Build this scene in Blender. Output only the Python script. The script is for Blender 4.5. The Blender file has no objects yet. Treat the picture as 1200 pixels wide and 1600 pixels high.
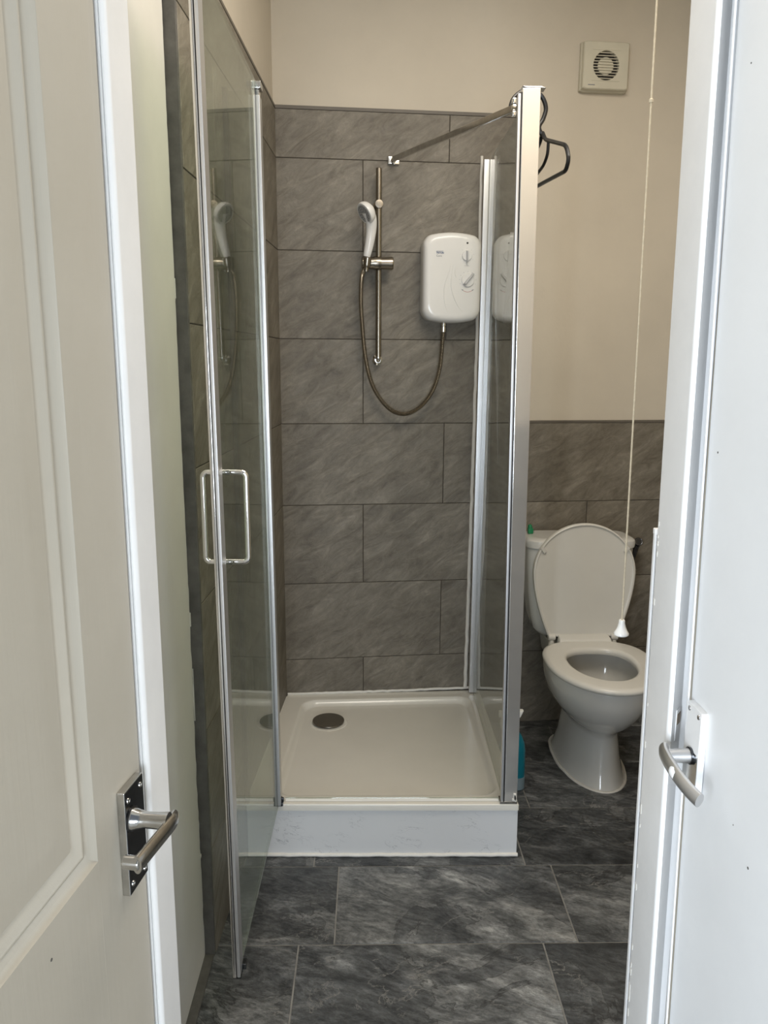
import bpy, bmesh, math, random
from mathutils import Vector, Matrix
random.seed(7)
C = bpy.context.scene.collection
SC = bpy.context.scene
# ---------------------------------------------------------------- camera
PITCH, ROLL, YAW, FPX = .1924, .0045, .018, 1220.9
cp, sp, cr, sr, cy, sy = math.cos(PITCH), math.sin(PITCH), math.cos(ROLL), math.sin(ROLL), math.cos(YAW), math.sin(YAW)
def yawed(v): return Vector((cy*v[0]+sy*v[1], -sy*v[0]+cy*v[1], v[2]))
right = yawed((cr, sr*sp, sr*cp)); up = yawed((-sr, cr*sp, cr*cp)); fwd = yawed((0, cp, -sp))
cam = bpy.data.objects.new('camera', bpy.data.cameras.new('camera')); C.objects.link(cam)
M4 = Matrix((right, up, -fwd)).transposed().to_4x4(); M4.translation = Vector((0, 0, 1.4146))
cam.matrix_world = M4
cam.data.sensor_fit = 'VERTICAL'; cam.data.sensor_height = 24; cam.data.lens = 24*FPX/1600
cam.data.clip_start = .02
SC.camera = cam
# ---------------------------------------------------------------- light
W = bpy.data.worlds.new('World'); SC.world = W; W.use_nodes = True
W.node_tree.nodes['Background'].inputs[0].default_value = (.62, .72, .88, 1)
W.node_tree.nodes['Background'].inputs[1].default_value = .32
def area(name, loc, aim, sx, sy_, energy, col):
    l = bpy.data.lights.new(name, 'AREA'); l.shape = 'RECTANGLE'; l.size = sx; l.size_y = sy_; l.energy = energy; l.color = col
    o = bpy.data.objects.new(name, l); C.objects.link(o); o.location = loc
    o.rotation_euler = (Vector(aim)-Vector(loc)).to_track_quat('-Z', 'Y').to_euler(); return o
area('hall_window_light', (-1.2, -1.45, 1.3), (.43, .75, .85), .8, 1.6, 86, (.84, .92, 1.0))
area('hall_back_light', (.02, -2.3, 1.05), (.1, 1.5, .5), .8, 1.3, 52, (.82, .91, 1.0))
area('bathroom_ceiling_lamp', (.46, 1.52, 2.70), (.36, 1.66, 0), .9, .8, 24, (1.0, .915, .80))
SC.view_settings.view_transform = 'Standard'; SC.view_settings.look = 'None'
SC.view_settings.gamma = 1; SC.view_settings.use_curve_mapping = False
SC.view_settings.exposure = 0
# ---------------------------------------------------------------- materials
def nt(name):
    m = bpy.data.materials.new(name); m.use_nodes = True
    return m, m.node_tree.nodes, m.node_tree.links, m.node_tree.nodes['Principled BSDF']
def noise(n, l, vec, scale, detail=6, rough=.6, dist=0):
    t = n.new('ShaderNodeTexNoise'); t.inputs['Scale'].default_value = scale; t.inputs['Detail'].default_value = detail
    t.inputs['Roughness'].default_value = rough; t.inputs['Distortion'].default_value = dist
    if vec: l.new(vec, t.inputs['Vector'])
    return t.outputs['Fac']
def ramp(n, l, fac, stops):
    r = n.new('ShaderNodeValToRGB'); e = r.color_ramp.elements
    while len(e) < len(stops): e.new(.5)
    for k, (p, c) in enumerate(stops): e[k].position = p; e[k].color = (*c, 1)
    l.new(fac, r.inputs[0]); return r.outputs[0]
def mix(n, l, fac, a, b, mode='MIX'):
    x = n.new('ShaderNodeMix'); x.data_type = 'RGBA'; x.blend_type = mode
    for s, v in ((x.inputs[0], fac), (x.inputs[6], a), (x.inputs[7], b)):
        if isinstance(v, (int, float)): s.default_value = v
        elif isinstance(v, tuple): s.default_value = (*v, 1)
        else: l.new(v, s)
    return x.outputs[2]
def bump(n, l, b, h, strength=.2, dist=.01):
    u = n.new('ShaderNodeBump'); u.inputs['Strength'].default_value = strength; u.inputs['Distance'].default_value = dist
    l.new(h, u.inputs['Height']); l.new(u.outputs[0], b.inputs['Normal'])
def coords(n, l, rot=(0, 0, 0), scale=(1, 1, 1), rnd=False):
    t = n.new('ShaderNodeTexCoord'); mp = n.new('ShaderNodeMapping')
    mp.vector_type = 'TEXTURE'; scale = tuple(1/c for c in scale); rot = tuple(-c for c in rot)
    mp.inputs['Rotation'].default_value = rot; mp.inputs['Scale'].default_value = scale
    src = t.outputs['Object']
    if rnd:
        oi = n.new('ShaderNodeObjectInfo'); ml = n.new('ShaderNodeVectorMath'); ml.operation = 'MULTIPLY_ADD'
        cx = n.new('ShaderNodeCombineXYZ'); ml2 = n.new('ShaderNodeVectorMath'); ml2.operation = 'ADD'
        for k in range(3): l.new(oi.outputs['Random'], cx.inputs[k])
        ml.inputs[1].default_value = (37, 91, 53); ml.inputs[2].default_value = (0, 0, 0)
        l.new(cx.outputs[0], ml.inputs[0]); l.new(ml.outputs[0], ml2.inputs[1]); l.new(src, ml2.inputs[0]); src = ml2.outputs[0]
    l.new(src, mp.inputs[0]); return mp.outputs[0]
def plain(name, col, rough=.5, metal=0, var=.06, scale=8, bmp=0, bscale=60, coat=0):
    m, n, l, b = nt(name); v = coords(n, l)
    f = noise(n, l, v, scale)
    d = tuple(c*(1-var) for c in col); e = tuple(min(1, c*(1+var)) for c in col)
    l.new(ramp(n, l, f, [(.3, d), (.7, e)]), b.inputs['Base Color'])
    b.inputs['Roughness'].default_value = rough; b.inputs['Metallic'].default_value = metal
    b.inputs['Coat Weight'].default_value = coat; b.inputs['Coat Roughness'].default_value = .08
    if bmp: bump(n, l, b, noise(n, l, v, bscale), bmp, .003)
    return m
M = {}
M['plaster'] = plain('cream_plaster', (.57, .515, .425), .75, var=.045, scale=3, bmp=.25, bscale=35)
M['gloss_white'] = plain('white_gloss_paint', (.85, .85, .85), .32, var=.03, scale=14, bmp=.12, bscale=40)
M['lining_white'] = plain('white_satin_paint', (.68, .665, .62), .5, var=.04, scale=6, bmp=.15, bscale=45)
M['flush_door'] = plain('white_flush_door_paint', (.80, .81, .82), .38, var=.03, scale=5, bmp=.08, bscale=60)
M['ceiling'] = plain('white_ceiling', (.74, .72, .67), .8)
M['grout'] = plain('brown_grey_grout', (.055, .047, .038), .9, var=.2, scale=30)
M['floor_grout'] = plain('grey_floor_grout', (.25, .245, .23), .9, var=.2, scale=30)
M['edge_grey'] = plain('dark_grey_tile_edge', (.105, .10, .092), .7, var=.3, scale=25)
M['trim_grey'] = plain('grey_tile_trim', (.12, .105, .085), .5, var=.1)
M['ceramic'] = plain('white_ceramic', (.66, .655, .63), .1, var=.015, coat=.6)
M['seat'] = plain('white_plastic_seat', (.67, .655, .61), .26, var=.02)
M['acrylic'] = plain('cream_white_acrylic', (.76, .74, .68), .22, var=.025, scale=5, coat=.3)
M['silicone'] = plain('white_silicone', (.74, .72, .67), .45, var=.06, scale=40)
M['chrome'] = plain('chrome', (.78, .77, .75), .07, 1, var=.03)
M['chrome_worn'] = plain('worn_chrome', (.55, .54, .52), .16, 1, var=.14, scale=45)
M['rail_metal'] = plain('brown_metal_and_reflection', (.34, .305, .255), .27, 1, var=.1)  # brown reflection of the surroundings put into the rail's base colour
M['dark_chrome'] = plain('dark_metal_and_reflection', (.10, .105, .115), .22, 1, var=.3, scale=50)  # on the left handle plate this dark tone is a painted reflection
M['alu'] = plain('polished_aluminium', (.88, .87, .85), .12, .78, var=.03)
M['alu_satin'] = plain('satin_aluminium', (.66, .66, .665), .42, 1, var=.03)
M['grey_seal'] = plain('grey_rubber_seal', (.23, .24, .27), .5)
M['black'] = plain('black_plastic', (.012, .012, .013), .3, var=.2)
M['dark'] = plain('dark_void', (.02, .016, .014), .8)
M['hw_white'] = plain('white_heater_plastic', (.80, .79, .77), .22, var=.012, coat=.2)
M['knob_grey'] = plain('grey_white_knob', (.56, .56, .57), .35)
M['print_blue'] = plain('blue_print', (.02, .045, .16), .5)
M['print_grey'] = plain('grey_print', (.22, .23, .25), .5)
M['print_red'] = plain('red_print', (.45, .05, .04), .5)
M['fan_cream'] = plain('yellowed_cream_plastic', (.56, .53, .43), .45, var=.06)
M['cord'] = plain('cream_cord', (.62, .54, .40), .8, var=.12, scale=200)
M['knob_white'] = plain('white_plastic_knob', (.85, .85, .83), .25)
M['blue_liquid'] = plain('turquoise_plastic', (.004, .17, .23), .3, var=.05)
M['label_pale'] = plain('pale_label', (.20, .27, .30), .5)
M['green'] = plain('green_plastic', (.01, .20, .075), .35)
M['brass'] = plain('dull_brass', (.30, .23, .16), .35, 1, var=.2, scale=60)
M['nozzle'] = plain('grey_nozzle_plate', (.34, .34, .33), .4)
def slate_wall():
    m, n, l, b = nt('grey_brown_slate_tile')
    v = coords(n, l, (0, math.radians(34), 0), (3.2, 3.2, 10), True)
    f = noise(n, l, v, 2.6, 11, .72, .8)
    v2 = coords(n, l, rnd=True); g = noise(n, l, v2, 3.0, 4, .6, .6); fine = noise(n, l, v2, 60, 6, .75)
    base = ramp(n, l, f, [(.28, (.090, .078, .060)), (.45, (.156, .139, .112)), (.57, (.196, .178, .146)), (.76, (.285, .263, .225))])
    base = mix(n, l, .7, base, ramp(n, l, g, [(.3, (.36, .35, .33)), (.72, (.66, .655, .64))]), 'OVERLAY')
    base = mix(n, l, .35, base, ramp(n, l, fine, [(.3, (.33, .33, .33)), (.7, (.66, .66, .66))]), 'OVERLAY')
    l.new(base, b.inputs['Base Color']); b.inputs['Roughness'].default_value = .46
    bump(n, l, b, f, .45, .008); return m
def slate_floor():
    m, n, l, b = nt('dark_slate_floor_tile')
    v = coords(n, l, (0, 0, math.radians(20)), (1.5, 3.4, 1), True)
    v2 = coords(n, l, rnd=True)
    f = noise(n, l, v, 3.4, 12, .74, 1.0); big = noise(n, l, v2, 2.4, 8, .58, .7); fine = noise(n, l, v, 26, 9, .8)
    rd = n.new('ShaderNodeTexNoise'); rd.noise_type = 'RIDGED_MULTIFRACTAL'; rd.inputs['Scale'].default_value = 5; rd.inputs['Detail'].default_value = 9; rd.inputs['Roughness'].default_value = .62; rd.inputs['Distortion'].default_value = .35; l.new(v, rd.inputs['Vector'])
    oi = n.new('ShaderNodeObjectInfo')
    base = ramp(n, l, f, [(.30, (.026, .028, .0295)), (.44, (.080, .084, .086)), (.55, (.155, .160, .161)), (.72, (.32, .322, .316))])
    base = mix(n, l, .75, base, ramp(n, l, rd.outputs['Fac'], [(.12, (.28, .28, .28)), (.40, (.56, .56, .56)), (.80, (.86, .86, .86))]), 'OVERLAY')
    # plates of slate of different tone, split along a wandering contour
    tone = ramp(n, l, big, [(.40, (.22, .23, .245)), (.485, (.37, .375, .38)), (.497, (.60, .60, .595)), (.66, (.76, .755, .74))])
    base = mix(n, l, .8, base, tone, 'OVERLAY')
    base = mix(n, l, .8, base, ramp(n, l, fine, [(.36, (.18, .18, .18)), (.62, (.90, .90, .90))]), 'OVERLAY')
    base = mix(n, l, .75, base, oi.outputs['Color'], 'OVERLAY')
    def contour(src, c, w_):
        w = n.new('ShaderNodeMath'); w.operation = 'SUBTRACT'; w.inputs[1].default_value = c; l.new(src, w.inputs[0])
        a = n.new('ShaderNodeMath'); a.operation = 'ABSOLUTE'; l.new(w.outputs[0], a.inputs[0])
        return ramp(n, l, a.outputs[0], [(.0, (1, 1, 1)), (w_, (0, 0, 0))])
    v3 = coords(n, l, (0, 0, math.radians(-18)), (1, 1.9, 1), True)
    cr_ = noise(n, l, v3, 3.2, 10, .62, .5); br = noise(n, l, v2, 6, 3)
    msk = ramp(n, l, br, [(.45, (0, 0, 0)), (.60, (.8, .8, .8))])
    base = mix(n, l, mix(n, l, 1.0, contour(cr_, .52, .007), msk, 'MULTIPLY'), base, (.27, .265, .25))
    base = mix(n, l, mix(n, l, 1.0, contour(big, .493, .006), (.75, .75, .75), 'MULTIPLY'), base, (.012, .012, .013))
    l.new(base, b.inputs['Base Color']); b.inputs['Roughness'].default_value = .42
    bump(n, l, b, f, .5, .008); return m
M['tile'] = slate_wall(); M['floor_tile'] = slate_floor()
def door_paint():
    m, n, l, b = nt('cream_white_woodgrain_door')
    v = coords(n, l, (0, 0, 0), (60, 60, 2.2)); f = noise(n, l, v, 2.0, 5, .6, .3)
    v2 = coords(n, l); g = noise(n, l, v2, 4)
    l.new(ramp(n, l, g, [(.3, (.43, .395, .33)), (.7, (.47, .435, .37))]), b.inputs['Base Color'])
    b.inputs['Roughness'].default_value = .42; bump(n, l, b, f, .16, .002); return m
M['panel_door'] = door_paint()
def riser_mat():
    m, n, l, b = nt('scuffed_white_riser')
    v = coords(n, l, (0, math.radians(-18), 0), (3.5, 1, 9)); f = noise(n, l, v, 3.6, 5, .55, 1.4)
    s = n.new('ShaderNodeMath'); s.operation = 'SUBTRACT'; s.inputs[1].default_value = .5; l.new(f, s.inputs[0])
    a = n.new('ShaderNodeMath'); a.operation = 'ABSOLUTE'; l.new(s.outputs[0], a.inputs[0])
    line = ramp(n, l, a.outputs[0], [(0, (1, 1, 1)), (.009, (0, 0, 0))])
    msk = ramp(n, l, noise(n, l, coords(n, l), 9, 2), [(.52, (0, 0, 0)), (.62, (.8, .8, .8))])
    fac = mix(n, l, 1.0, line, msk, 'MULTIPLY')
    l.new(mix(n, l, fac, (.74, .745, .75), (.30, .31, .33)), b.inputs['Base Color'])
    b.inputs['Roughness'].default_value = .4; return m
M['riser'] = riser_mat()
def glass_mat(name, tint, haze, ior=1.5):
    m = bpy.data.materials.new(name); m.use_nodes = True; n, l = m.node_tree.nodes, m.node_tree.links
    n.remove(n['Principled BSDF']); out = n['Material Output']
    tr = n.new('ShaderNodeBsdfTransparent'); tr.inputs[0].default_value = (*tint, 1)
    gl = n.new('ShaderNodeBsdfGlossy'); gl.inputs['Roughness'].default_value = .02
    df = n.new('ShaderNodeBsdfDiffuse'); df.inputs[0].default_value = (.55, .60, .58, 1)
    fr = n.new('ShaderNodeFresnel'); ge = n.new('ShaderNodeNewGeometry'); io = n.new('ShaderNodeMapRange')   # same air-to-glass reflectance on both faces of the pane
    io.inputs[3].default_value = ior; io.inputs[4].default_value = 1/ior; l.new(ge.outputs['Backfacing'], io.inputs[0]); l.new(io.outputs[0], fr.inputs['IOR'])
    mx = n.new('ShaderNodeMixShader'); l.new(fr.outputs[0], mx.inputs[0]); l.new(tr.outputs[0], mx.inputs[1]); l.new(gl.outputs[0], mx.inputs[2])
    m2 = n.new('ShaderNodeMixShader'); l.new(mx.outputs[0], m2.inputs[1]); l.new(df.outputs[0], m2.inputs[2])
    tc = n.new('ShaderNodeTexCoord'); sx = n.new('ShaderNodeSeparateXYZ'); l.new(tc.outputs['Object'], sx.inputs[0])
    mr = n.new('ShaderNodeMapRange'); mr.inputs[1].default_value = .17; mr.inputs[2].default_value = 1.0   # limescale, heaviest low down
    mr.inputs[3].default_value = haze; mr.inputs[4].default_value = haze*.12; l.new(sx.outputs[2], mr.inputs[0])
    nz = n.new('ShaderNodeTexNoise'); nz.inputs['Scale'].default_value = 9; nz.inputs['Detail'].default_value = 5
    ml = n.new('ShaderNodeMath'); ml.operation = 'MULTIPLY'; l.new(mr.outputs[0], ml.inputs[0])
    m3 = n.new('ShaderNodeMapRange'); m3.inputs[3].default_value = .7; m3.inputs[4].default_value = 1.3; l.new(nz.outputs['Fac'], m3.inputs[0])
    l.new(m3.outputs[0], ml.inputs[1]); l.new(ml.outputs[0], m2.inputs[0])
    l.new(m2.outputs[0], out.inputs[0]); return m
M['glass_door'] = glass_mat('green_tinted_glass', (.89, .93, .875), .12, 1.40)
M['glass_panel'] = glass_mat('clear_glass', (.93, .95, .92), .09, 1.45)
def water():
    m, n, l, b = nt('water'); b.inputs['Base Color'].default_value = (.33, .32, .30, 1); b.inputs['Roughness'].default_value = .02
    b.inputs['Coat Weight'].default_value = 1; return m
M['water'] = water()
# ---------------------------------------------------------------- helpers
def link(name, bm, mat, parent=None, smooth=35):
    me = bpy.data.meshes.new(name); bmesh.ops.recalc_face_normals(bm, faces=bm.faces); bm.to_mesh(me); bm.free()
    if smooth:
        me.polygons.foreach_set('use_smooth', [True]*len(me.polygons)); me.set_sharp_from_angle(angle=math.radians(smooth))
    o = bpy.data.objects.new(name, me); C.objects.link(o)
    if isinstance(mat, str): mat = M[mat]
    me.materials.append(mat)
    if smooth and len(me.polygons) < 900:
        w = o.modifiers.new('weighted_normals', 'WEIGHTED_NORMAL'); w.keep_sharp = True
    if parent: o.parent = parent
    return o
def empty(name, label=None, cat=None, group=None, parent=None):
    o = bpy.data.objects.new(name, None); o.empty_display_size = .05; C.objects.link(o)
    if parent: o.parent = parent
    if label: o['label'] = label; o['category'] = cat
    if group: o['group'] = group
    return o
def tag(o, label, cat): o['label'] = label; o['category'] = cat; return o
def structure(o, label=None, cat=None):
    o['kind'] = 'structure'
    if label: o['label'] = label
    if cat: o['category'] = cat
    return o
def hexa(bm, pts, bev=0, seg=2):
    """box from 8 corner points: bottom 4 (ccw) then top 4"""
    v = [bm.verts.new(p) for p in pts]
    fs = [bm.faces.new([v[i] for i in q]) for q in ((3, 2, 1, 0), (4, 5, 6, 7), (0, 1, 5, 4), (1, 2, 6, 5), (2, 3, 7, 6), (3, 0, 4, 7))]
    if bev:
        bm.normal_update()
        es = {e for f in fs for e in f.edges}
        bmesh.ops.bevel(bm, geom=list(es), offset=bev, segments=seg, affect='EDGES', profile=.5)
    return bm
def box(bm, a, b, bev=0, seg=2):
    x0, y0, z0 = a; x1, y1, z1 = b
    return hexa(bm, [(x0, y0, z0), (x1, y0, z0), (x1, y1, z0), (x0, y1, z0), (x0, y0, z1), (x1, y0, z1), (x1, y1, z1), (x0, y1, z1)], bev, seg)
def frame_axes(d):
    d = Vector(d).normalized(); a = Vector((0, 0, 1)) if abs(d.z) < .9 else Vector((1, 0, 0))
    u = d.cross(a).normalized(); return u, u.cross(d).normalized(), d
def lathe(bm, org, axis, prof, seg=24, sx=1, closed=True):
    """prof: list of (distance along axis, radius)"""
    u, v, d = frame_axes(axis); org = Vector(org); rings = []
    for t, r in prof:
        if r < 1e-6: rings.append([bm.verts.new(org+d*t)])
        else: rings.append([bm.verts.new(org+d*t+u*(r*sx*math.cos(2*math.pi*k/seg))+v*(r*math.sin(2*math.pi*k/seg))) for k in range(seg)])
    skin_rings(bm, rings, closed); return bm
def skin_rings(bm, rings, cap=True):
    for a, b in zip(rings, rings[1:]):
        n = max(len(a), len(b))
        for k in range(n):
            j = (k+1) % n
            if len(a) == 1: bm.faces.new((a[0], b[k], b[j]))
            elif len(b) == 1: bm.faces.new((a[k], b[0], a[j]))
            else: bm.faces.new((a[k], b[k], b[j], a[j]))
    if cap:
        for r in (rings[0], rings[-1]):
            if len(r) > 2: bm.faces.new(r)
def smooth_path(pts, n=8):
    P = [Vector(p) for p in pts]; out = []
    for i in range(len(P)-1):
        p0, p1, p2, p3 = P[max(0, i-1)], P[i], P[i+1], P[min(len(P)-1, i+2)]
        for k in range(n):
            t = k/n; out.append(.5*((2*p1)+(p2-p0)*t+(2*p0-5*p1+4*p2-p3)*t*t+(-p0+3*p1-3*p2+p3)*t**3))
    out.append(P[-1]); return out
def tube(bm, pts, r, seg=10, flat=1.0, ref=None, rf=None):
    """sweep; r is a radius or list; flat scales the second cross axis; ref is that axis"""
    P = [Vector(p) for p in pts]; n = len(P); rings = []
    prev = None
    for i, p in enumerate(P):
        d = (P[min(i+1, n-1)]-P[max(i-1, 0)]).normalized()
        if ref is not None: u = (Vector(ref)-d*Vector(ref).dot(d)).normalized()
        elif prev is None: u = frame_axes(d)[0]
        else: u = (prev-d*prev.dot(d)).normalized()
        prev = u; v = d.cross(u); rr = r[i] if isinstance(r, (list, tuple)) else r
        rings.append([bm.verts.new(p+u*(rr*flat*math.cos(2*math.pi*k/seg))+v*(rr*math.sin(2*math.pi*k/seg))) for k in range(seg)])
    skin_rings(bm, rings); return bm
def round_rect(hx, hy, r, n=6):
    pts = []
    for cx, cy_, a0 in ((hx-r, hy-r, 0), (-hx+r, hy-r, 90), (-hx+r, -hy+r, 180), (hx-r, -hy+r, 270)):
        for k in range(n+1):
            a = math.radians(a0+90*k/n); pts.append((cx+r*math.cos(a), cy_+r*math.sin(a)))
    return pts
def prism(bm, poly, z0, z1, f=None):
    """vertical prism of an (x, y) polygon; f maps (x, y, z) to a point"""
    f = f or (lambda x, y, z: (x, y, z))
    a = [bm.verts.new(f(x, y, z0)) for x, y in poly]; b = [bm.verts.new(f(x, y, z1)) for x, y in poly]
    skin_rings(bm, [a, b]); return bm
B = bmesh.new
# plane frames of the two tiled walls
NB = math.hypot(1, .094); EB = Vector((1/NB, .094/NB, 0)); OB = Vector((.094/NB, -1/NB, 0))
def BW(u, z, off=0): return Vector((0, 2.88, z))+EB*u+OB*off
NL = math.hypot(1, .0426); EL = Vector((.0426/NL, 1/NL, 0)); OL = Vector((1/NL, -.0426/NL, 0))
def LW(s, z, off=0): return Vector((-.4437, 0, z))+EL*s+OL*off
ROT_B = math.atan2(EB.y, EB.x); ROT_L = math.atan2(EL.y, EL.x)
def wbox(bm, F, u0, u1, z0, z1, o0, o1, bev=0):
    return hexa(bm, [F(u0, z0, o1), F(u1, z0, o1), F(u1, z0, o0), F(u0, z0, o0), F(u0, z1, o1), F(u1, z1, o1), F(u1, z1, o0), F(u0, z1, o0)], bev)
TILE_CACHE = {}
def tile_mesh(w, h, t, mat, floor=False):
    k = (round(w, 3), round(h, 3), mat)
    if k not in TILE_CACHE:
        bm = B()
        if floor: box(bm, (-w/2, -h/2, -t), (w/2, h/2, 0))
        else: box(bm, (-w/2, 0, -h/2), (w/2, t, h/2))
        es = [e for e in bm.edges if all((v.co.z > -1e-6) if floor else (v.co.y < 1e-6) for v in e.verts)]
        bmesh.ops.bevel(bm, geom=es, offset=.0009, segments=1, affect='EDGES')
        me = bpy.data.meshes.new('tile'); bm.to_mesh(me); bm.free(); me.materials.append(M[mat]); TILE_CACHE[k] = me
    return TILE_CACHE[k]
def wall_tile(parent, F, rot, out, u0, u1, z0, z1, gap=.0026):
    o = bpy.data.objects.new('tile', tile_mesh(u1-u0-gap, z1-z0-gap, .007, 'tile')); C.objects.link(o); o.parent = parent
    jit = random.uniform(-.0004, .0004)
    o.location = F((u0+u1)/2, (z0+z1)/2, jit); o.rotation_euler = (0, 0, rot)
    return o
G = .302; ZR = [-.0235+k*G for k in range(8)]+[2.246]     # row joints from the floor up
# ================================================================ SETTING
# ---- back wall
bm = B(); wbox(bm, BW, -.50, 1.75, -.05, 2.8, -.15, -.0085)
wall_back = structure(link('wall_back', bm, 'plaster', smooth=0), 'cream plastered back wall with grey slate tiling behind shower and toilet', 'wall')
bm = B(); wbox(bm, BW, -.326, .54, -.03, 2.246, -.0085, -.0016); wbox(bm, BW, .54, 1.6, -.03, 1.188, -.0085, -.0016)
link('grout', bm, 'grout', wall_back, 0)
U0 = -.3285; UE = .54
for r in range(8):
    z0, z1 = ZR[r], ZR[r+1]
    full = (7-r) % 2 == 0                       # rows whose first joint is a whole tile from the corner
    js = [U0] + ([U0+2*G] if full else [U0+G]) + [UE]
    if not full: js = [U0, U0+G, UE]
    for a, b in zip(js, js[1:]): wall_tile(wall_back, BW, ROT_B, OB, a, b, z0, z1)
for r in range(4):
    js = [UE, UE+2*G, 1.6] if (3-r) % 2 == 0 else [UE, UE+G, UE+3*G, 1.6]
    for a, b in zip(js, js[1:]): wall_tile(wall_back, BW, ROT_B, OB, a, b, ZR[r], ZR[r+1])
bm = B(); wbox(bm, BW, -.326, .548, 2.2455, 2.2565, -.0085, .0015, .0008); link('tile_trim', bm, 'trim_grey', wall_back)
bm = B(); wbox(bm, BW, .548, 1.6, 1.184, 1.193, -.0085, .0015, .0008); wbox(bm, BW, .539, .548, 1.184, 2.2565, -.0085, .0012, .0008)
link('tile_trim', bm, 'trim_grey', wall_back)
# ---- left wall
SL1 = 2.8555
bm = B(); wbox(bm, LW, 1.662, 2.95, -.05, 2.8, -.15, -.0085)
wall_left = structure(link('wall_left', bm, 'plaster', smooth=0), 'left bathroom wall tiled in grey slate up beside the shower', 'wall')
bm = B(); wbox(bm, LW, 1.664, SL1, -.03, 2.246, -.0085, -.0016); link('grout', bm, 'grout', wall_left, 0)
for r in range(8):
    z0, z1 = ZR[r], ZR[r+1]
    js = [SL1, SL1-2*G, 1.667] if (7-r) % 2 == 0 else [SL1, SL1-G, SL1-3*G, 1.667]
    for a, b in zip(js[1:], js): wall_tile(wall_left, LW, ROT_L, OL, a, b, z0, z1)
bm = B(); wbox(bm, LW, 1.662, SL1, 2.2455, 2.2545, -.0085, .0012, .0006); link('tile_trim', bm, 'trim_grey', wall_left)
bm = B(); wbox(bm, LW, 1.6555, 1.6665, 0, 2.2545, -.03, -.0003, .001); link('tile_trim', bm, 'edge_grey', wall_left)
# ---- floor (falls very slightly towards the back)
def zf(y): return 0 if y < 2.0 else -.0235*(y-2.0)/.94
bm = B()
for y0, y1 in ((-2.2, 2.0), (2.0, 3.15)):
    hexa(bm, [(-1.2, y0, -.08), (2.2, y0, -.08), (2.2, y1, -.08), (-1.2, y1, -.08), (-1.2, y0, zf(y0)-.0022), (2.2, y0, zf(y0)-.0022), (2.2, y1, zf(y1)-.0022), (-1.2, y1, zf(y1)-.0022)])
floor = structure(link('floor', bm, 'floor_grout', smooth=0), 'dark slate effect tiled bathroom floor with pale grout lines', 'floor')
FX0 = -.394; FX1 = 1.28
for k in range(-4, 5):
    y0 = 1.6884+G*k; y1 = y0+G
    if k == 4: y1 = 3.0
    off = {0: -.0873, 1: -.1595, 2: -.0853, 3: .11}.get(k, -.1748+.604*((k+1) % 2)/2 if k < -1 else -.1748)
    xs = [off+2*G*i for i in range(-3, 5)]
    xs = [FX0]+[x for x in xs if FX0+.03 < x < FX1-.03]+[FX1]
    for a, b in zip(xs, xs[1:]):
        if k >= 1 and b < .40 and k > 1: continue            # under the shower tray
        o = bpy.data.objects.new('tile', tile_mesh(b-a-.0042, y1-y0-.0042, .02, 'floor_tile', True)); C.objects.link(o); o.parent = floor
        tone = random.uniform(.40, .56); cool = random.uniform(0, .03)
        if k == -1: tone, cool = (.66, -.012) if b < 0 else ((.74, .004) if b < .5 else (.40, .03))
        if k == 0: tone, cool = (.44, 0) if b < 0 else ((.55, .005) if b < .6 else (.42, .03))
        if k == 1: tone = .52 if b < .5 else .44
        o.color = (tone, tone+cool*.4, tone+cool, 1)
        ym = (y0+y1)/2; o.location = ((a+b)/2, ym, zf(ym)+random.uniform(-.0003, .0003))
        if ym > 2: o.rotation_euler = (-math.atan(.025), 0, 0)
# ---- ceiling, other walls (closing the room)
bm = B(); box(bm, (-.7, .2, 2.78), (1.7, 3.2, 2.88)); structure(link('ceiling', bm, 'ceiling', smooth=0))
bm = B(); box(bm, (1.30, 1.08, -.05), (1.42, 3.1, 2.8)); structure(link('wall_right', bm, 'plaster', smooth=0))
def X0(z): return .4166-.00971*z                           # the right jamb leans a little
bm = B()
hexa(bm, [(X0(0)+.041, 1.02, 0), (1.42, 1.02, 0), (1.42, 1.08, 0), (X0(0)+.041, 1.08, 0), (X0(2.8)+.041, 1.02, 2.8), (1.42, 1.02, 2.8), (1.42, 1.08, 2.8), (X0(2.8)+.041, 1.08, 2.8)])
wall_front = structure(link('wall_front', bm, 'plaster', smooth=0), 'front bathroom wall right of the doorway with half height tiling', 'wall')
def FW(u, z, off=0): return Vector((1.30-u, 1.0805+off, z))
bm = B(); wbox(bm, FW, 0, .873, 0, 1.1755, 0, .006); link('grout', bm, 'grout', wall_front, 0)
for r in range(4):
    js = [0, .27, .27+2*G-.0015] if r % 2 else [0, .57, .8725]
    for a, b in zip(js, js[1:]): wall_tile(wall_front, lambda u, z, off=0: FW(u, z, off+.0085), math.pi, None, a, b, max(0, ZR[r]), ZR[r+1]-.009)
def jx(x0, x1, y0, y1, z0, z1): return [(X0(z0)+x0, y0, z0), (X0(z0)+x1, y0, z0), (X0(z0)+x1, y1, z0), (X0(z0)+x0, y1, z0), (X0(z1)+x0, y0, z1), (X0(z1)+x1, y0, z1), (X0(z1)+x1, y1, z1), (X0(z1)+x0, y1, z1)]
bm = B(); hexa(bm, jx(.0056, .016, 1.0812, 1.0885, 0, 1.170)); link('tile_edge', bm, 'edge_grey', wall_front)
bm = B(); hexa(bm, jx(.0012, .0046, 1.0815, 1.0885, 0, 1.176), .0008)
link('tile_trim', bm, 'gloss_white', wall_front)
bm = B(); hexa(bm, jx(.0008, .010, 1.0812, 1.090, 1.171, 1.180), .0015); link('trim_cap', bm, 'gloss_white', wall_front)
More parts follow.
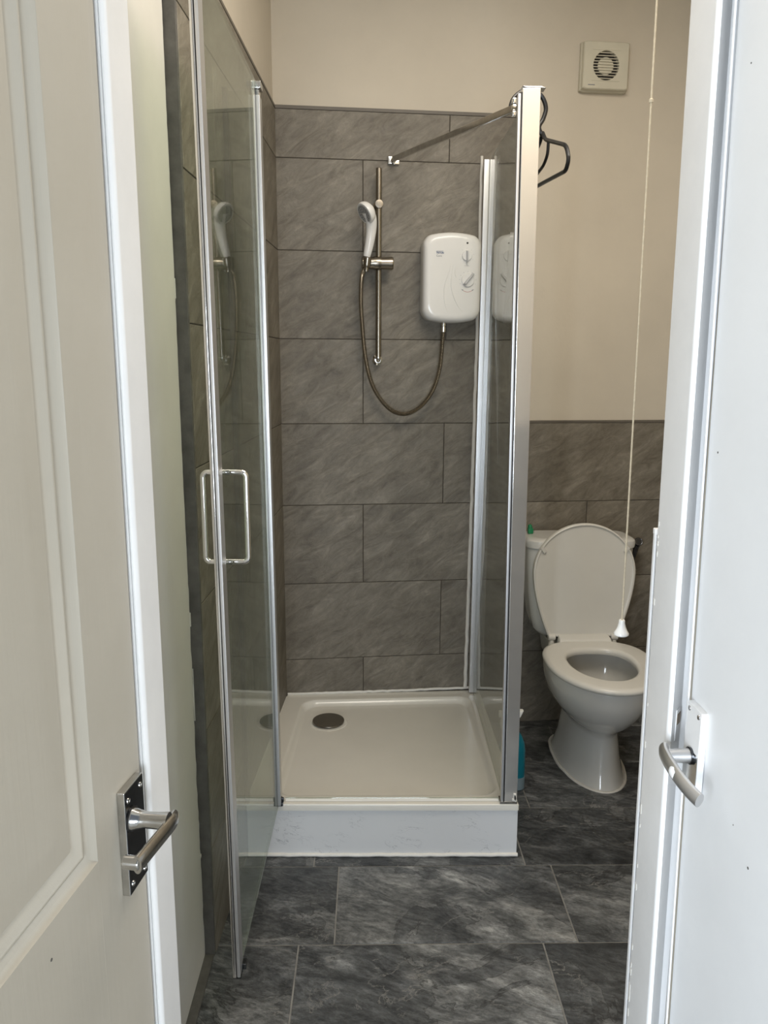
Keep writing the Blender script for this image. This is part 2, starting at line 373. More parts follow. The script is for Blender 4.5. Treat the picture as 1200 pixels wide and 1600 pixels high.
# ---- left reveal (painted lining with a ragged painted edge) and hall walls
bm = B(); box(bm, (-.60, .878, -.05), (-.4005, 1.662, 2.8)); structure(link('wall_hall_left', bm, 'lining_white', smooth=0), 'white painted lining of the doorway on the left', 'wall')
wl = bpy.data.objects['wall_hall_left']
bm = B(); rng = random.Random(3)
edge = []
N = 170
for k in range(N+1):
    z = 2.6*k/N
    j = .0016*math.sin(z*9)+rng.uniform(-.0012, .0012)
    if 1.535 < z < 1.575: j += .006
    if .83 < z < .87: j += .010*rng.random()
    if .62 < z < .73: j += .004*rng.random()
    if z < .95: j += .003*math.sin(z*57)*math.sin(z*23)+rng.uniform(-.002, .002)
    if z < .24: j += .006*math.sin(z*40)+rng.uniform(-.005, .005)+.003
    edge.append((1.652+j, z))
a = [bm.verts.new((-.3972, .88, max(z, .002))) for _, z in edge]; b = [bm.verts.new((-.3972, y-.0015, max(z, .002))) for y, z in edge]
c = [bm.verts.new((-.3998, y, max(z, .002))) for y, z in edge]
d = [bm.verts.new((-.4004, .88, max(z, .002))) for _, z in edge]
for k in range(N):
    for p, q in ((a, b), (b, c), (c, d), (d, a)): bm.faces.new((p[k], q[k], q[k+1], p[k+1]))
bm.faces.new((a[0], b[0], c[0], d[0])); bm.faces.new((a[N], b[N], c[N], d[N]))
link('paint_layer', bm, 'lining_white', wl, 40)
bm = B()
for (z, y, h, w) in ((.66, 1.657, .05, .005), (.70, 1.658, .035, .004), (.735, 1.658, .02, .0025), (.85, 1.655, .016, .004), (1.555, 1.652, .02, .004), (.60, 1.659, .008, .002), (.27, 1.655, .004, .009)):
    box(bm, (-.3975, y-w, z-h), (-.3955, y+w*.2, z+h), .0009)
link('paint_smear', bm, 'lining_white', wl)
bm = B(); box(bm, (-.4003, .88, -.002), (-.3755, 1.657, .0045), .001); structure(link('baseboard_left', bm, 'edge_grey'), 'dark grey sealant strip along the floor under the white lining', 'strip')
bm = B(); box(bm, (-.62, -.05, -.05), (-.50, .878, 2.8)); structure(link('wall_hall_side', bm, 'plaster', smooth=0))
bm = B(); box(bm, (.52, -2.2, -.05), (.64, 1.0, 2.8)); structure(link('wall_hall_right', bm, 'plaster', smooth=0))
# ---- left jamb post with rounded edge
bm = B()
poly = [(-.34, .8035), (-.2566, .8035), (-.2545, .8015), (-.2528, .8015), (-.2522, .8048), (-.2516, .8025)]
for k in range(9):
    t = math.radians(-80+80*k/8); poly.append((-.2513+.0058*math.cos(t)+.0, .8085+.0065*math.sin(t)))
poly += [(-.2455, .876), (-.34, .878)]
prism(bm, poly, 0, 2.6); structure(link('trim_1', bm, 'gloss_white', smooth=50), 'white glossy door jamb with rounded edge beside the panelled door', 'door frame')
# ---- right jamb with rebate
bm = B()
poly = [(.012, 1.08), (.003, 1.077), (0, 1.068), (0, .992)]
for k in range(6):
    t = math.radians(180+90*k/5); poly.append((.007+.007*math.cos(t), .9915+.0065*math.sin(t)))
poly[-1] = (.005, .9868)
poly += [(.031, 1.02), (.040, 1.02), (.040, 1.08)]
prism(bm, poly, 0, 2.6, lambda x, y, z: (X0(z)+x, y, z)); jamb_r = structure(link('trim_2', bm, 'gloss_white', smooth=50), 'white painted door jamb on the right of the doorway', 'door frame')
bm = B(); rng = random.Random(11)
for k in range(34):
    z = rng.choice((rng.uniform(.1, .62), rng.uniform(.1, .62), rng.uniform(.6, 1.25))); s = rng.uniform(.001, .0035)
    box(bm, (X0(z)-.0006, 1.066-s, z-s*2), (X0(z)+.002, 1.066+s, z+s*2), .0004, 1)
link('paint_chip', bm, 'silicone', jamb_r)
x = X0(.92)
def RB(t, z, o): return Vector((x+.005+.026*t+.787*o, .9868+.0332*t-.616*o, z))     # on the splayed rebate face
bm = B(); hexa(bm, [RB(.42, .895, 0), RB(.80, .895, 0), RB(.80, .895, .0012), RB(.42, .895, .0012), RB(.42, .941, 0), RB(.80, .941, 0), RB(.80, .941, .0012), RB(.42, .941, .0012)], .0004); st = link('strike_plate', bm, 'gloss_white', jamb_r)
bm = B(); hexa(bm, [RB(.48, .918, .001), RB(.80, .918, .001), RB(.80, .918, .0018), RB(.48, .918, .0018), RB(.48, .934, .001), RB(.80, .934, .001), RB(.80, .934, .0018), RB(.48, .934, .0018)]); link('brass_insert', bm, 'brass', st)
# ================================================================ LEFT PANELLED DOOR
LA = Vector((-.2541, .80, 0)); th = math.atan(.1435)
LS = Vector((math.sin(th), math.cos(th), 0)); LN = Vector((math.cos(th), -math.sin(th), 0))
def LD(s, z, off=0): return LA+LS*s+LN*off+Vector((0, 0, z))
door_l = structure(empty('door_1', 'cream white panelled door on the left with a chrome lever handle', 'door'))
S0, S1 = -.755, -.0015; PI0, PI1 = -.651, -.104; P_Z0, P_Z1, Q0, Q1 = .926, 1.87, .16, .70
bm = B()
wbox(bm, LD, S0, PI0, 0, 2.03, -.042, 0, .0015); wbox(bm, LD, PI1, S1, .0, 2.03, -.042, 0, .002)
link('stile', bm, 'panel_door', door_l)
bm = B()
for z0, z1 in ((0, Q0), (Q1, P_Z0), (P_Z1, 2.03)): wbox(bm, LD, PI0, PI1, z0, z1, -.042, -.00005)
link('door_rail', bm, 'panel_door', door_l)
for z0, z1 in ((P_Z0, P_Z1), (Q0, Q1)):
    # moulding: nested rectangles stepping inward and back, ogee section
    prof = [(0, 0), (.0012, -.0022), (.0055, -.0066), (.0100, -.0094), (.0115, -.0125), (.0130, -.0068), (.0155, -.0058), (.0175, -.0066), (.0210, -.0104), (.0260, -.0132), (.0285, -.0134), (.0296, -.0108), (.0345, -.0104), (.050, -.0090), (.062, -.0084)]
    bm = B(); rings = []
    for d, o in prof:
        rings.append([bm.verts.new(LD(s, z, o)) for s, z in ((PI0+d, z0+d), (PI1-d, z0+d), (PI1-d, z1-d), (PI0+d, z1-d))])
    skin_rings(bm, rings[:13], False); link('panel_moulding', bm, 'panel_door', door_l, 60)
    bm = B(); rings = []
    for d, o in prof[12:]:
        rings.append([bm.verts.new(LD(s, z, o)) for s, z in ((PI0+d, z0+d), (PI1-d, z0+d), (PI1-d, z1-d), (PI0+d, z1-d))])
    back = [bm.verts.new(LD(s, z, -.03)) for s, z in ((PI0+.0345, z0+.0345), (PI1-.0345, z0+.0345), (PI1-.0345, z1-.0345), (PI0+.0345, z1-.0345))]
    skin_rings(bm, [back]+rings); link('door_panel', bm, 'panel_door', door_l, 40)
bm = B(); lathe(bm, LD(-.194, .892, -.001), LN, [(0, .0016), (.0013, .0016), (.0014, 0)], 8); link('nail_hole', bm, 'edge_grey', door_l)
# handle: plate, rose, lever that points back at the hinges
hl = empty('lever_handle', parent=door_l)
bm = B(); wbox(bm, LD, -.0585, -.0145, .8535, .973, 0, .0085, .0010); link('side_plate', bm, 'chrome_worn', hl)
bm = B(); wbox(bm, LD, -.0575, -.0152, .8545, .972, .0083, .0089, .0002); link('plate_face', bm, 'dark_chrome', hl)  # dark sheet: the plate's dark reflection is put into its colour
for s_, z in ((-.051, .961), (-.022, .963), (-.051, .8645), (-.022, .8625)):
    bm = B(); lathe(bm, LD(s_, z, .0088), LN, [(0, .0033), (.0010, .0030), (.0012, .0016), (.0006, .0006), (.0006, 0)], 12); link('screw', bm, 'chrome', hl)
bm = B(); lathe(bm, LD(-.0455, .937, .0088), LN, [(0, .0135), (.0016, .0135), (.002, .0120)], 22); link('rose_ring', bm, 'black', hl)
bm = B()
lathe(bm, LD(-.0455, .937, .0095), LN, [(0, .0122), (.003, .0120), (.008, .0100), (.016, .0085), (.028, .0088), (.036, .0096), (.040, .0098)], 22)
link('lever_neck', bm, 'chrome_worn', hl)
bm = B()
pts = smooth_path([LD(-.0225, .9265, .0465), LD(-.034, .9290, .0485), LD(-.055, .9315, .0490), LD(-.080, .9330, .0480), LD(-.103, .9335, .0465), LD(-.114, .9335, .0455)], 6)
tube(bm, pts, [.0092]*2+[.0098]*(len(pts)-2), 16, .5, LN); link('lever_bar', bm, 'chrome_worn', hl)
bm = B(); lathe(bm, LD(-.1105, .9334, .0305), LN, [(0, .0060), (.001, .0068), (.0150, .0070), (.0165, .0062)], 22); link('lever_return', bm, 'chrome_worn', hl)
# ================================================================ RIGHT FLUSH DOOR
def XD(z): return .4500-.0157*z
door_r = structure(empty('door_2', 'white flush door on the right with a worn silver lever handle', 'door'))
bm = B(); hexa(bm, [(XD(.0), .15, .004), (XD(0)+.04, .15, .004), (XD(0)+.04, .9835, .004), (XD(0), .9835, .004), (XD(2.1), .15, 2.1), (XD(2.1)+.04, .15, 2.1), (XD(2.1)+.04, .9835, 2.1), (XD(2.1), .9835, 2.1)], .0022)
link('door_leaf', bm, 'flush_door', door_r)
bm = B(); hexa(bm, [(XD(z)-dx, y, z) for z in (.004, 2.1) for dx, y in ((.0052, .981), (.0028, .981), (.0028, .985), (.0052, .985))], .0005); link('edge_strip', bm, 'gloss_white', door_r)
bm = B()
for y, z, r in ((.9545, 1.304, .0016), (.94, 1.74, .0012), (.842, .868, .001), (.80, .84, .002)):
    lathe(bm, (XD(z)+.0004, y, z), (-1, 0, 0), [(0, r), (.0008, r*.8), (.0009, 0)], 7)
link('paint_pit', bm, 'edge_grey', door_r)
hr = empty('lever_handle', parent=door_r)
xp = XD(.912)
bm = B(); box(bm, (xp-.0095, .9285, .8545), (xp, .9725, .9695), .0016); link('side_plate', bm, 'gloss_white', hr)
bm = B(); box(bm, (xp-.0099, .9295, .8555), (xp-.0093, .9715, .893), .0002); box(bm, (xp-.0099, .9295, .893), (xp-.0093, .946, .9085), .0002); link('bare_metal', bm, 'chrome_worn', hr)
for y, z in ((.936, .961), (.965, .961), (.936, .863), (.965, .863)):
    bm = B(); lathe(bm, (xp-.0096, y, z), (-1, 0, 0), [(0, .0034), (.001, .003), (.0011, .0014), (.0004, 0)], 10); link('screw', bm, 'chrome_worn', hr)
bm = B(); lathe(bm, (xp-.0096, .9495, .9005), (-1, 0, 0), [(0, .0115), (.003, .0118), (.0035, .0105)], 18); link('rose_ring', bm, 'dark_chrome', hr)
bm = B(); lathe(bm, (xp-.012, .9495, .9005), (-1, 0, 0), [(0, .0098), (.010, .0096), (.024, .0088), (.030, .0088)], 18); link('lever_neck', bm, 'alu_satin', hr)
bm = B()
pts = smooth_path([(xp-.0405, .963, .9045), (xp-.0445, .951, .903), (xp-.0455, .930, .900), (xp-.0435, .906, .8955), (xp-.0385, .884, .890), (xp-.0315, .866, .8855)], 7)
tube(bm, pts, [.008, .0095]+[.0108]*(len(pts)-2), 14, .62, (1, 0, 0)); link('lever_bar', bm, 'alu_satin', hr)
bm = B(); q = pts[len(pts)//2-1:len(pts)//2+5]; tube(bm, [p+Vector((-.0022, 0, .0008)) for p in q], [.0050, .0082, .0086, .0084, .0080, .0045], 10, .62, (1, 0, 0)); link('paint_patch', bm, 'gloss_white', hr)
# ================================================================ SHOWER TRAY
TC = [(-.3545, 2.036, .167), (.428, 2.029, .167), (.436, 2.912, .127), (-.3225, 2.8475, .137)]
def TR(u, v, z=0):
    a, b, c, d = [Vector(p) for p in TC]
    return a*(1-u)*(1-v)+b*u*(1-v)+c*u*v+d*(1-u)*v+Vector((0, 0, z))
tray = empty('shower_tray', 'cream white square shower tray with a round drain inside the glass enclosure', 'shower tray')
bm = B(); rings = []
def tring(in_l, in_f, in_r, in_b, z, r):
    cx, cyy = (in_l+1-in_r)/2, (in_f+1-in_b)/2; hx, hy = (1-in_r-in_l)/2, (1-in_b-in_f)/2
    return [bm.verts.new(TR(cx+x, cyy+y, z)) for x, y in round_rect(hx, hy, r, 6)]
e = .0005
for args in ((e, e, e, e, -.020, .006), (e, e, e, e, -.004, .006), (.004, .004, .004, .004, 0, .008),
             (.085, .055, .055, .068, 0, .075), (.092, .062, .062, .076, -.0015, .072), (.100, .068, .070, .085, -.008, .07),
             (.108, .076, .078, .093, -.017, .065), (.122, .09, .092, .107, -.021, .055), (.30, .25, .3, .28, -.024, .05)):
    rings.append(tring(*args))
skin_rings(bm, rings); link('tray_body', bm, 'acrylic', tray, 50)
bm = B(); hexa(bm, [(-.3525, 2.042, .0005), (.4265, 2.034, .0005), (.4265, 2.052, .0005), (-.3525, 2.06, .0005), (-.3525, 2.042, .147), (.4255, 2.034, .147), (.4255, 2.052, .147), (-.3525, 2.06, .147)], .0012)
link('riser_panel', bm, 'riser', tray)
bm = B(); hexa(bm, [(.4135, 2.0525, .0005), (.4265, 2.0525, .0005), (.4335, 2.9, -.02), (.4205, 2.9, -.02), (.4125, 2.0525, .147), (.4255, 2.0525, .147), (.4335, 2.9, .107), (.4205, 2.9, .107)], .001)
link('riser_panel', bm, 'riser', tray)
bm = B(); rng = random.Random(5)
tube(bm, [Vector((-.352+.781*k/40, 2.041-.0080*k/40-.001, .004+rng.uniform(-.001, .001))) for k in range(41)], .0055, 8)
tube(bm, [BW(-.321+.742*k/40, .1405-.012*k/40+rng.uniform(-.001, .001)+(.007*(k/40)**2), .004) for k in range(41)], .0052, 8)
tube(bm, [LW(2.05+.78*k/20, .166-.030*k/20, .002) for k in range(21)], .003, 6)
link('sealant', bm, 'silicone', tray)
DR = Vector((-.150, 2.628, .126))
bm = B(); lathe(bm, DR, (0, 0, 1), [(-.006, .066), (.0, .068), (.002, .066), (.0022, .060)], 40); link('drain_flange', bm, 'acrylic', tray)
bm = B(); lathe(bm, DR, (0, 0, 1), [(.002, .050), (.0095, .0575), (.0115, .0565), (.0128, .046), (.0132, 0)], 40); link('drain_cover', bm, 'rail_metal', tray)
# ================================================================ FIXED GLASS PANEL
panel = empty('fixed_shower_screen', 'fixed clear glass side screen with a polished corner post between shower and toilet', 'shower screen')
def quad_slab(bm, a, b, c, d, t, bev=.0006):
    """a,b bottom (near, far); c,d top (far, near); thickness t along +x"""
    T = Vector((t, 0, 0)); a, b, c, d = map(Vector, (a, b, c, d))
    return hexa(bm, [a, a+T, b+T, b, d, d+T, c+T, c], bev, 1)
bm = B(); quad_slab(bm, (.383, 2.058, .1675), (.4035, 2.866, .1345), (.4105, 2.866, 2.095), (.3655, 2.058, 2.012), .006)
link('glass_pane', bm, 'glass_panel', panel, 0)
def post(bm, xs0, xs1, y0, y1, z0, z1, bev=.0015):
    """leaning upright: xs at bottom and top"""
    return hexa(bm, [(xs0[0], y0, z0), (xs0[1], y0, z0), (xs0[1], y1, z0), (xs0[0], y1, z0), (xs1[0], y0, z1), (xs1[1], y0, z1), (xs1[1], y1, z1), (xs1[0], y1, z1)], bev)
bm = B(); post(bm, (.3855, .4215), (.3655, .4095), 2.032, 2.062, .172, 2.058); link('corner_post', bm, 'alu', panel)
bm = B(); post(bm, (.3755, .4225), (.3645, .4102), 2.0315, 2.064, 2.0582, 2.062, .0008); link('post_cap', bm, 'alu_satin', panel)
bm = B(); post(bm, (.3825, .3857), (.3625, .3657), 2.036, 2.058, .172, 2.05, .0005); link('seal_strip', bm, 'black', panel)
bm = B(); post(bm, (.3755, .3825), (.3555, .3625), 2.034, 2.05, .172, 2.046, .001); link('magnetic_strip', bm, 'alu_satin', panel)
bm = B(); box(bm, (.3725, 2.031, .1672), (.4225, 2.0635, .1738), .001); link('post_foot', bm, 'chrome_worn', panel)
bm = B(); rng = random.Random(2)
for k in range(7): box(bm, (.407+rng.uniform(0, .008), 2.0285, .174+.002*k), (.4165+rng.uniform(0, .004), 2.034, .181+.003*k), .001, 1)
link('sealant', bm, 'silicone', panel)
bm = B(); post(bm, (.3885, .4065), (.392, .410), 2.866, 2.884, .135, 2.094); post(bm, (.4095, .4145), (.413, .418), 2.866, 2.885, .135, 2.094); post(bm, (.4062, .4098), (.4098, .4132), 2.87, 2.884, .135, 2.093)
link('wall_channel', bm, 'alu_satin', panel)
bm = B(); rng = random.Random(8)
tube(bm, [BW(.3905-.011*(1-k/60)**2+rng.uniform(-.0012, .0012), .135+1.98*k/60, .003) for k in range(61)], [.0075-.0025*k/60 for k in range(61)], 8)
link('sealant', bm, 'silicone', panel)
# support bar
bar = empty('support_bar', 'slim metal brace bar across the shower from back wall to post', 'brace')
P0, P1 = Vector((.0765, 2.858, 2.089)), Vector((.3535, 2.056, 2.020))
d = (P1-P0).normalized()
bm = B(); s = d.cross(Vector((0, 0, 1))).normalized(); u = s.cross(d)
hexa(bm, [P0-s*.004-u*.0085, P0+s*.004-u*.0085, P0+s*.004+u*.0085, P0-s*.004+u*.0085, P1-s*.004-u*.0085, P1+s*.004-u*.0085, P1+s*.004+u*.0085, P1-s*.004+u*.0085], .001)
link('bar', bm, 'chrome_worn', bar)
bm = B(); wbox(bm, BW, .060, .078, 2.078, 2.103, 0, .012, .002); wbox(bm, BW, .078, .099, 2.077, 2.091, 0, .012, .002); lathe(bm, BW(.0765, 2.087, .004), OB, [(0, .009), (.020, .009), (.022, .007)], 16)
link('wall_bracket', bm, 'chrome', bar)
bm = B(); box(bm, (.3450, 2.046, 2.028), (.3545, 2.062, 2.040), .002); box(bm, (.3450, 2.046, 2.000), (.3545, 2.062, 2.011), .002); lathe(bm, (.3535, 2.052, 2.020), (-1, 0, 0), [(0, .008), (.007, .008), (.009, .006)], 16)
link('post_bracket', bm, 'chrome', bar)
# ================================================================ GLASS DOOR (open towards the camera)
gd = empty('glass_shower_door', 'open tinted glass shower door standing against the left wall', 'shower door')
HB, HT, EBt, ETp = Vector((-.2625, 2.040, .172)), Vector((-.2745, 2.040, 2.062)), Vector((-.2767, 1.428, .150)), Vector((-.2885, 1.419, 2.064))
bm = B(); quad_slab(bm, EBt-Vector((.003, 0, 0)), HB-Vector((.003, 0, 0)), HT-Vector((.003, 0, 0)), ETp-Vector((.003, 0, 0)), .006)
link('glass_pane', bm, 'glass_door', gd, 0)
def strip(bm, pb, pt, x0, x1, y0, y1, bev=.001):
    return hexa(bm, [pb+Vector(q) for q in ((x0, y0, 0), (x1, y0, 0), (x1, y1, 0), (x0, y1, 0))]+[pt+Vector(q) for q in ((x0, y0, 0), (x1, y0, 0), (x1, y1, 0), (x0, y1, 0))], bev)
bm = B(); strip(bm, EBt, ETp, -.0075, -.0005, -.013, .020, .0012); link('edge_profile', bm, 'chrome', gd)
bm = B(); strip(bm, EBt, ETp, -.0004, .0006, -.0095, .020, .0001); link('rubber_line', bm, 'black', gd)
bm = B(); strip(bm, EBt, ETp, .0007, .0075, -.0115, .026, .0012); link('edge_profile', bm, 'alu_satin', gd)
bm = B(); strip(bm, HB, HT, -.0085, -.001, -.030, .006, .0012); link('hinge_profile', bm, 'alu_satin', gd)
bm = B(); strip(bm, HB, HT, -.0009, .0012, -.024, .006, .0003); link('rubber_line', bm, 'black', gd)
bm = B(); strip(bm, HB, HT-Vector((0, 0, .03)), .0013, .0105, -.022, .012, .0016); link('hinge_profile', bm, 'alu_satin', gd)
bm = B(); a = HT+Vector((0, 0, -.012)); box(bm, a+Vector((-.010, -.026, -.004)), a+Vector((.014, .010, .012)), .002); box(bm, a+Vector((-.004, -.018, -.022)), a+Vector((.009, .006, -.004)), .002); link('top_hinge', bm, 'chrome_worn', gd)
bm = B(); a = HB; box(bm, a+Vector((-.006, -.018, -.004)), a+Vector((.016, .008, .006)), .002); lathe(bm, a+Vector((.006, -.004, .006)), (0, 0, 1), [(0, .007), (.012, .007), (.013, .004), (.022, .003)], 12); box(bm, a+Vector((.004, -.012, .006)), a+Vector((.018, -.004, .018)), .002)
link('bottom_hinge', bm, 'dark_chrome', gd)
bm = B(); a = EBt; box(bm, a+Vector((.004, .012, -.002)), a+Vector((.016, .03, .012)), .002); box(bm, a+Vector((-.008, -.010, -.004)), a+Vector((.009, .012, .0)), .001); link('bottom_clip', bm, 'dark_chrome', gd)
bm = B(); tube(bm, [EBt.lerp(HB, k/10)+Vector((0, 0, -.001)) for k in range(11)], .004, 8); link('bottom_seal', bm, 'glass_panel', gd)
# D handle both sides
xh, yh, hz0, hz1 = -.2815, 1.500, 1.0225, 1.2005
for sgn in (-1, 1):
    bm = B(); xo = xh+sgn*.0415
    c = .010
    path = [Vector((xh+sgn*.004, yh, hz0))]+[Vector((xo-sgn*c*(1-math.sin(math.radians(t))), yh, hz0+c*(1-math.cos(math.radians(t))))) for t in range(0, 91, 15)]
    path += [Vector((xo-sgn*c*(1-math.cos(math.radians(t))), yh, hz1-c*(1-math.sin(math.radians(t))))) for t in range(0, 91, 15)]+[Vector((xh+sgn*.004, yh, hz1))]
    tube(bm, path, .0058, 12); link('handle_grip', bm, 'chrome', gd)
bm = B()
for z in (hz0, hz1): lathe(bm, (xh-.010, yh, z), (1, 0, 0), [(0, .0066), (.0055, .0066), (.006, .0055), (.014, .0055), (.0145, .0066), (.020, .0066)], 14)
link('handle_washer', bm, 'chrome_worn', gd)
# wall channel with narrow infill on the hinge side
wc = empty('hinge_side_wall_channel', 'narrow metal wall channel holding the shower door hinge on the left wall', 'wall channel')
bm = B(); box(bm, (-.3565, 2.040, .168), (-.3455, 2.065, 2.055), .001); link('channel', bm, 'trim_grey', wc)
bm = B(); box(bm, (-.3455, 2.054, .1685), (-.2785, 2.060, 2.05)); link('infill_glass', bm, 'glass_panel', wc, 0)
th_ = empty('threshold_strip', 'clear and white sealing strip lying on the front rim of the shower tray', 'strip')
bm = B(); hexa(bm, [(-.243, 2.050, .1672), (.371, 2.045, .1672), (.371, 2.057, .1665), (-.243, 2.062, .1665), (-.243, 2.054, .1735), (.371, 2.049, .1735), (.371, 2.055, .1735), (-.243, 2.060, .1735)], .0008); link('strip_body', bm, 'acrylic', th_)
bm = B(); hexa(bm, [(-.243, 2.0545, .1736), (.371, 2.0495, .1736), (.371, 2.0535, .1736), (-.243, 2.0585, .1736), (-.243, 2.0555, .1765), (.371, 2.0505, .1765), (.371, 2.0525, .1765), (-.243, 2.0575, .1765)]); link('clear_lip', bm, 'glass_panel', th_)
# ================================================================ ELECTRIC SHOWER
HU, HZ, HW, HH = .2795, 1.6965, .1035, .1535
hs = empty('electric_shower', 'white wall mounted electric shower unit with two dials', 'electric shower')
def outline(k, inset):
    hw, hh = HW-inset, HH-inset; pts = []
    r = .030; arc = .016
    for x, y in round_rect(hw, hh-arc, r, 8):
        t = 1-(x/hw)**2
        y2 = y+(arc*t if y > 0 else -arc*t)*(1 if abs(y) > (hh-arc)*.55 else 0)
        pts.append((x, y2))
    # densify the arched top and bottom
    out = []
    for (x0, y0), (x1, y1) in zip(pts, pts[1:]+pts[:1]):
        out.append((x0, y0))
        if abs(x1-x0) > .05:
            for j in range(1, 12):
                x = x0+(x1-x0)*j/12; t = 1-(x/hw)**2; sgn = 1 if y0 > 0 else -1
                out.append((x, sgn*(hh-arc+arc*t)))
    return out
bm = B(); rings = []
for off, ins in ((.0005, .004), (.010, .001), (.056, 0), (.070, .0015), (.079, .005), (.085, .011), (.0875, .018), (.088, .026)):
    rings.append([bm.verts.new(BW(HU+x, HZ+y, off)) for x, y in outline(0, ins)])
skin_rings(bm, rings); link('casing', bm, 'hw_white', hs, 40)
def disc_dots(bm, cu, cz, R, n, r, a0=0, a1=360, off=.0882):
    for k in range(n):
        a = math.radians(a0+(a1-a0)*k/max(1, n-1)); lathe(bm, BW(cu+R*math.cos(a), cz+R*math.sin(a), off), OB, [(0, r), (.0003, r), (.00031, 0)], 8)
D1, D2 = (.3275, 1.770), (.3325, 1.688)
for (u, z), r, ang in ((D1, .0175, -90), (D2, .0225, 50)):
    kb = empty('dial', parent=hs)
    bm = B(); lathe(bm, BW(u, z, .0878), OB, [(0, r), (.0045, r), (.006, r*.94), (.0062, 0)], 36); link('dial_base', bm, 'hw_white', kb)
    bm = B(); a = math.radians(ang); du, dz = math.cos(a), math.sin(a); L0, L1, wd = r*.95, r*1.32, r*.24
    P = lambda t, w, o: BW(u+du*t-dz*w, z+dz*t+du*w, o)
    hexa(bm, [P(-L0, -wd, .0936), P(L1, -wd*.8, .0936), P(L1, wd*.8, .0936), P(-L0, wd, .0936), P(-L0*.8, -wd*.45, .1055), P(L1*.92, -wd*.3, .1055), P(L1*.92, wd*.3, .1055), P(-L0*.8, wd*.45, .1055)], .0012)
    link('dial_grip', bm, 'knob_grey', kb)
bm = B(); disc_dots(bm, D1[0], D1[1], .0245, 7, .0007, -30, 210); disc_dots(bm, D2[0], D2[1], .0295, 9, .0009, -25, 205)
for k in range(14): lathe(bm, BW(D1[0]-.008+k*.0013, D1[1]-.0335, .0882), OB, [(0, .0005), (.0003, .0005)], 6)
o = link('dial_marking', bm, 'print_grey', hs); o['kind'] = 'stuff'
for sgn in (-1, 1):
    bm = B()
    c0 = (D2[0]+sgn*.018, D2[1]-.0335)
    v = [bm.verts.new(BW(c0[0]+sgn*x, c0[1]+y, .0883)) for x, y in ((.005, .003), (-.003, .0015), (-.002, -.0025))]; bm.faces.new(v)
    link('arrow_marking', bm, 'print_grey', hs, 0)
bm = B(); tube(bm, [BW(D2[0]-.015+.030*k/12, D2[1]-.0355-.004*math.sin(math.pi*k/12), .0881) for k in range(13)], .0006, 6); link('arc_marking', bm, 'print_red', hs)
bm = B(); lathe(bm, BW(.3285, 1.812, .0876), OB, [(0, .0032), (.0012, .003), (.0013, .0)], 14, 1.2); link('indicator_light', bm, 'black', hs)
for pts in ([(.272, 1.745), (.266, 1.715), (.255, 1.685), (.250, 1.65), (.253, 1.61), (.265, 1.576)], [(.280, 1.742), (.276, 1.71), (.274, 1.675), (.281, 1.64), (.297, 1.605), (.317, 1.58)], [(.290, 1.735), (.287, 1.712), (.292, 1.695)]):
    bm = B(); pp = smooth_path([BW(u, z, .0879) for u, z in pts], 8); n = len(pp); tube(bm, pp, [.0016*math.sin(math.pi*(k+.6)/(n+.2))+.0003 for k in range(n)], 6); link('raised_swirl', bm, 'hw_white', hs)
def text(name, body, size, u, z, off, mat, parent, bold=0, spacing=1):
    cu = bpy.data.curves.new(name, 'FONT'); cu.body = body; cu.size = size; cu.extrude = .0002; cu.offset = bold; cu.space_character = spacing
    to = bpy.data.objects.new('t', cu); C.objects.link(to); bpy.context.view_layer.update()
    me = bpy.data.meshes.new_from_object(to.evaluated_get(bpy.context.evaluated_depsgraph_get())); bpy.data.objects.remove(to)
    me.materials.clear(); me.materials.append(M[mat]); o = bpy.data.objects.new(name, me); C.objects.link(o); o.parent = parent
    o.matrix_world = Matrix.Translation(BW(u, z, off)) @ Matrix((EB, Vector((0, 0, 1)), OB)).transposed().to_4x4()
    return o
text('lettering', 'TRITON', .0072, .2195, 1.7755, .0884, 'print_blue', hs, .0003, 1.02)
text('lettering', 'Cara', .0095, .2200, 1.7650, .0884, 'print_grey', hs, 0, 1.05)
bm = B(); wbox(bm, BW, .2195, .2445, 1.7825, 1.7837, .0878, .0884); link('logo_bar', bm, 'print_blue', hs)
# ---- riser rail
RU = .0243
rr = empty('shower_riser_rail', 'slim chrome riser rail standing off the tiled back wall', 'shower rail')
bm = B(); lathe(bm, BW(RU, 1.425, .046), (0, 0, 1), [(0, .0102), (.629, .0102), (.631, .008), (.631, 0)], 18); link('rail', bm, 'rail_metal', rr)
bm = B(); lathe(bm, BW(RU, 1.938, 0), OB, [(0, .0165), (.004, .0165), (.007, .012), (.036, .012), (.058, .0145), (.061, .0135), (.062, 0)], 22); link('upper_bracket', bm, 'rail_metal', rr)
bm = B(); lathe(bm, BW(RU, 1.414, 0), OB, [(0, .0185), (.005, .0185), (.009, .012), (.030, .011)], 22); tube(bm, smooth_path([BW(RU, 1.414, .026), BW(RU, 1.4135, .038), BW(RU, 1.418, .046), BW(RU, 1.432, .046)], 5), .0088, 14); link('lower_bracket', bm, 'chrome', rr)
bm = B(); SLZ = 1.7435
lathe(bm, BW(-.036, SLZ, .054), EB, [(0, .017), (.003, .0215), (.038, .0205), (.046, .0235), (.062, .0235), (.070, .0205), (.105, .0225), (.110, .020), (.110, 0)], 24)
link('slider', bm, 'rail_metal', rr)
bm = B(); lathe(bm, BW(-.020, SLZ-.016, .075), (.10, -.05, 1), [(0, .0105), (.006, .0130), (.030, .0145), (.032, .0125)], 20); link('handset_holder', bm, 'rail_metal', rr)
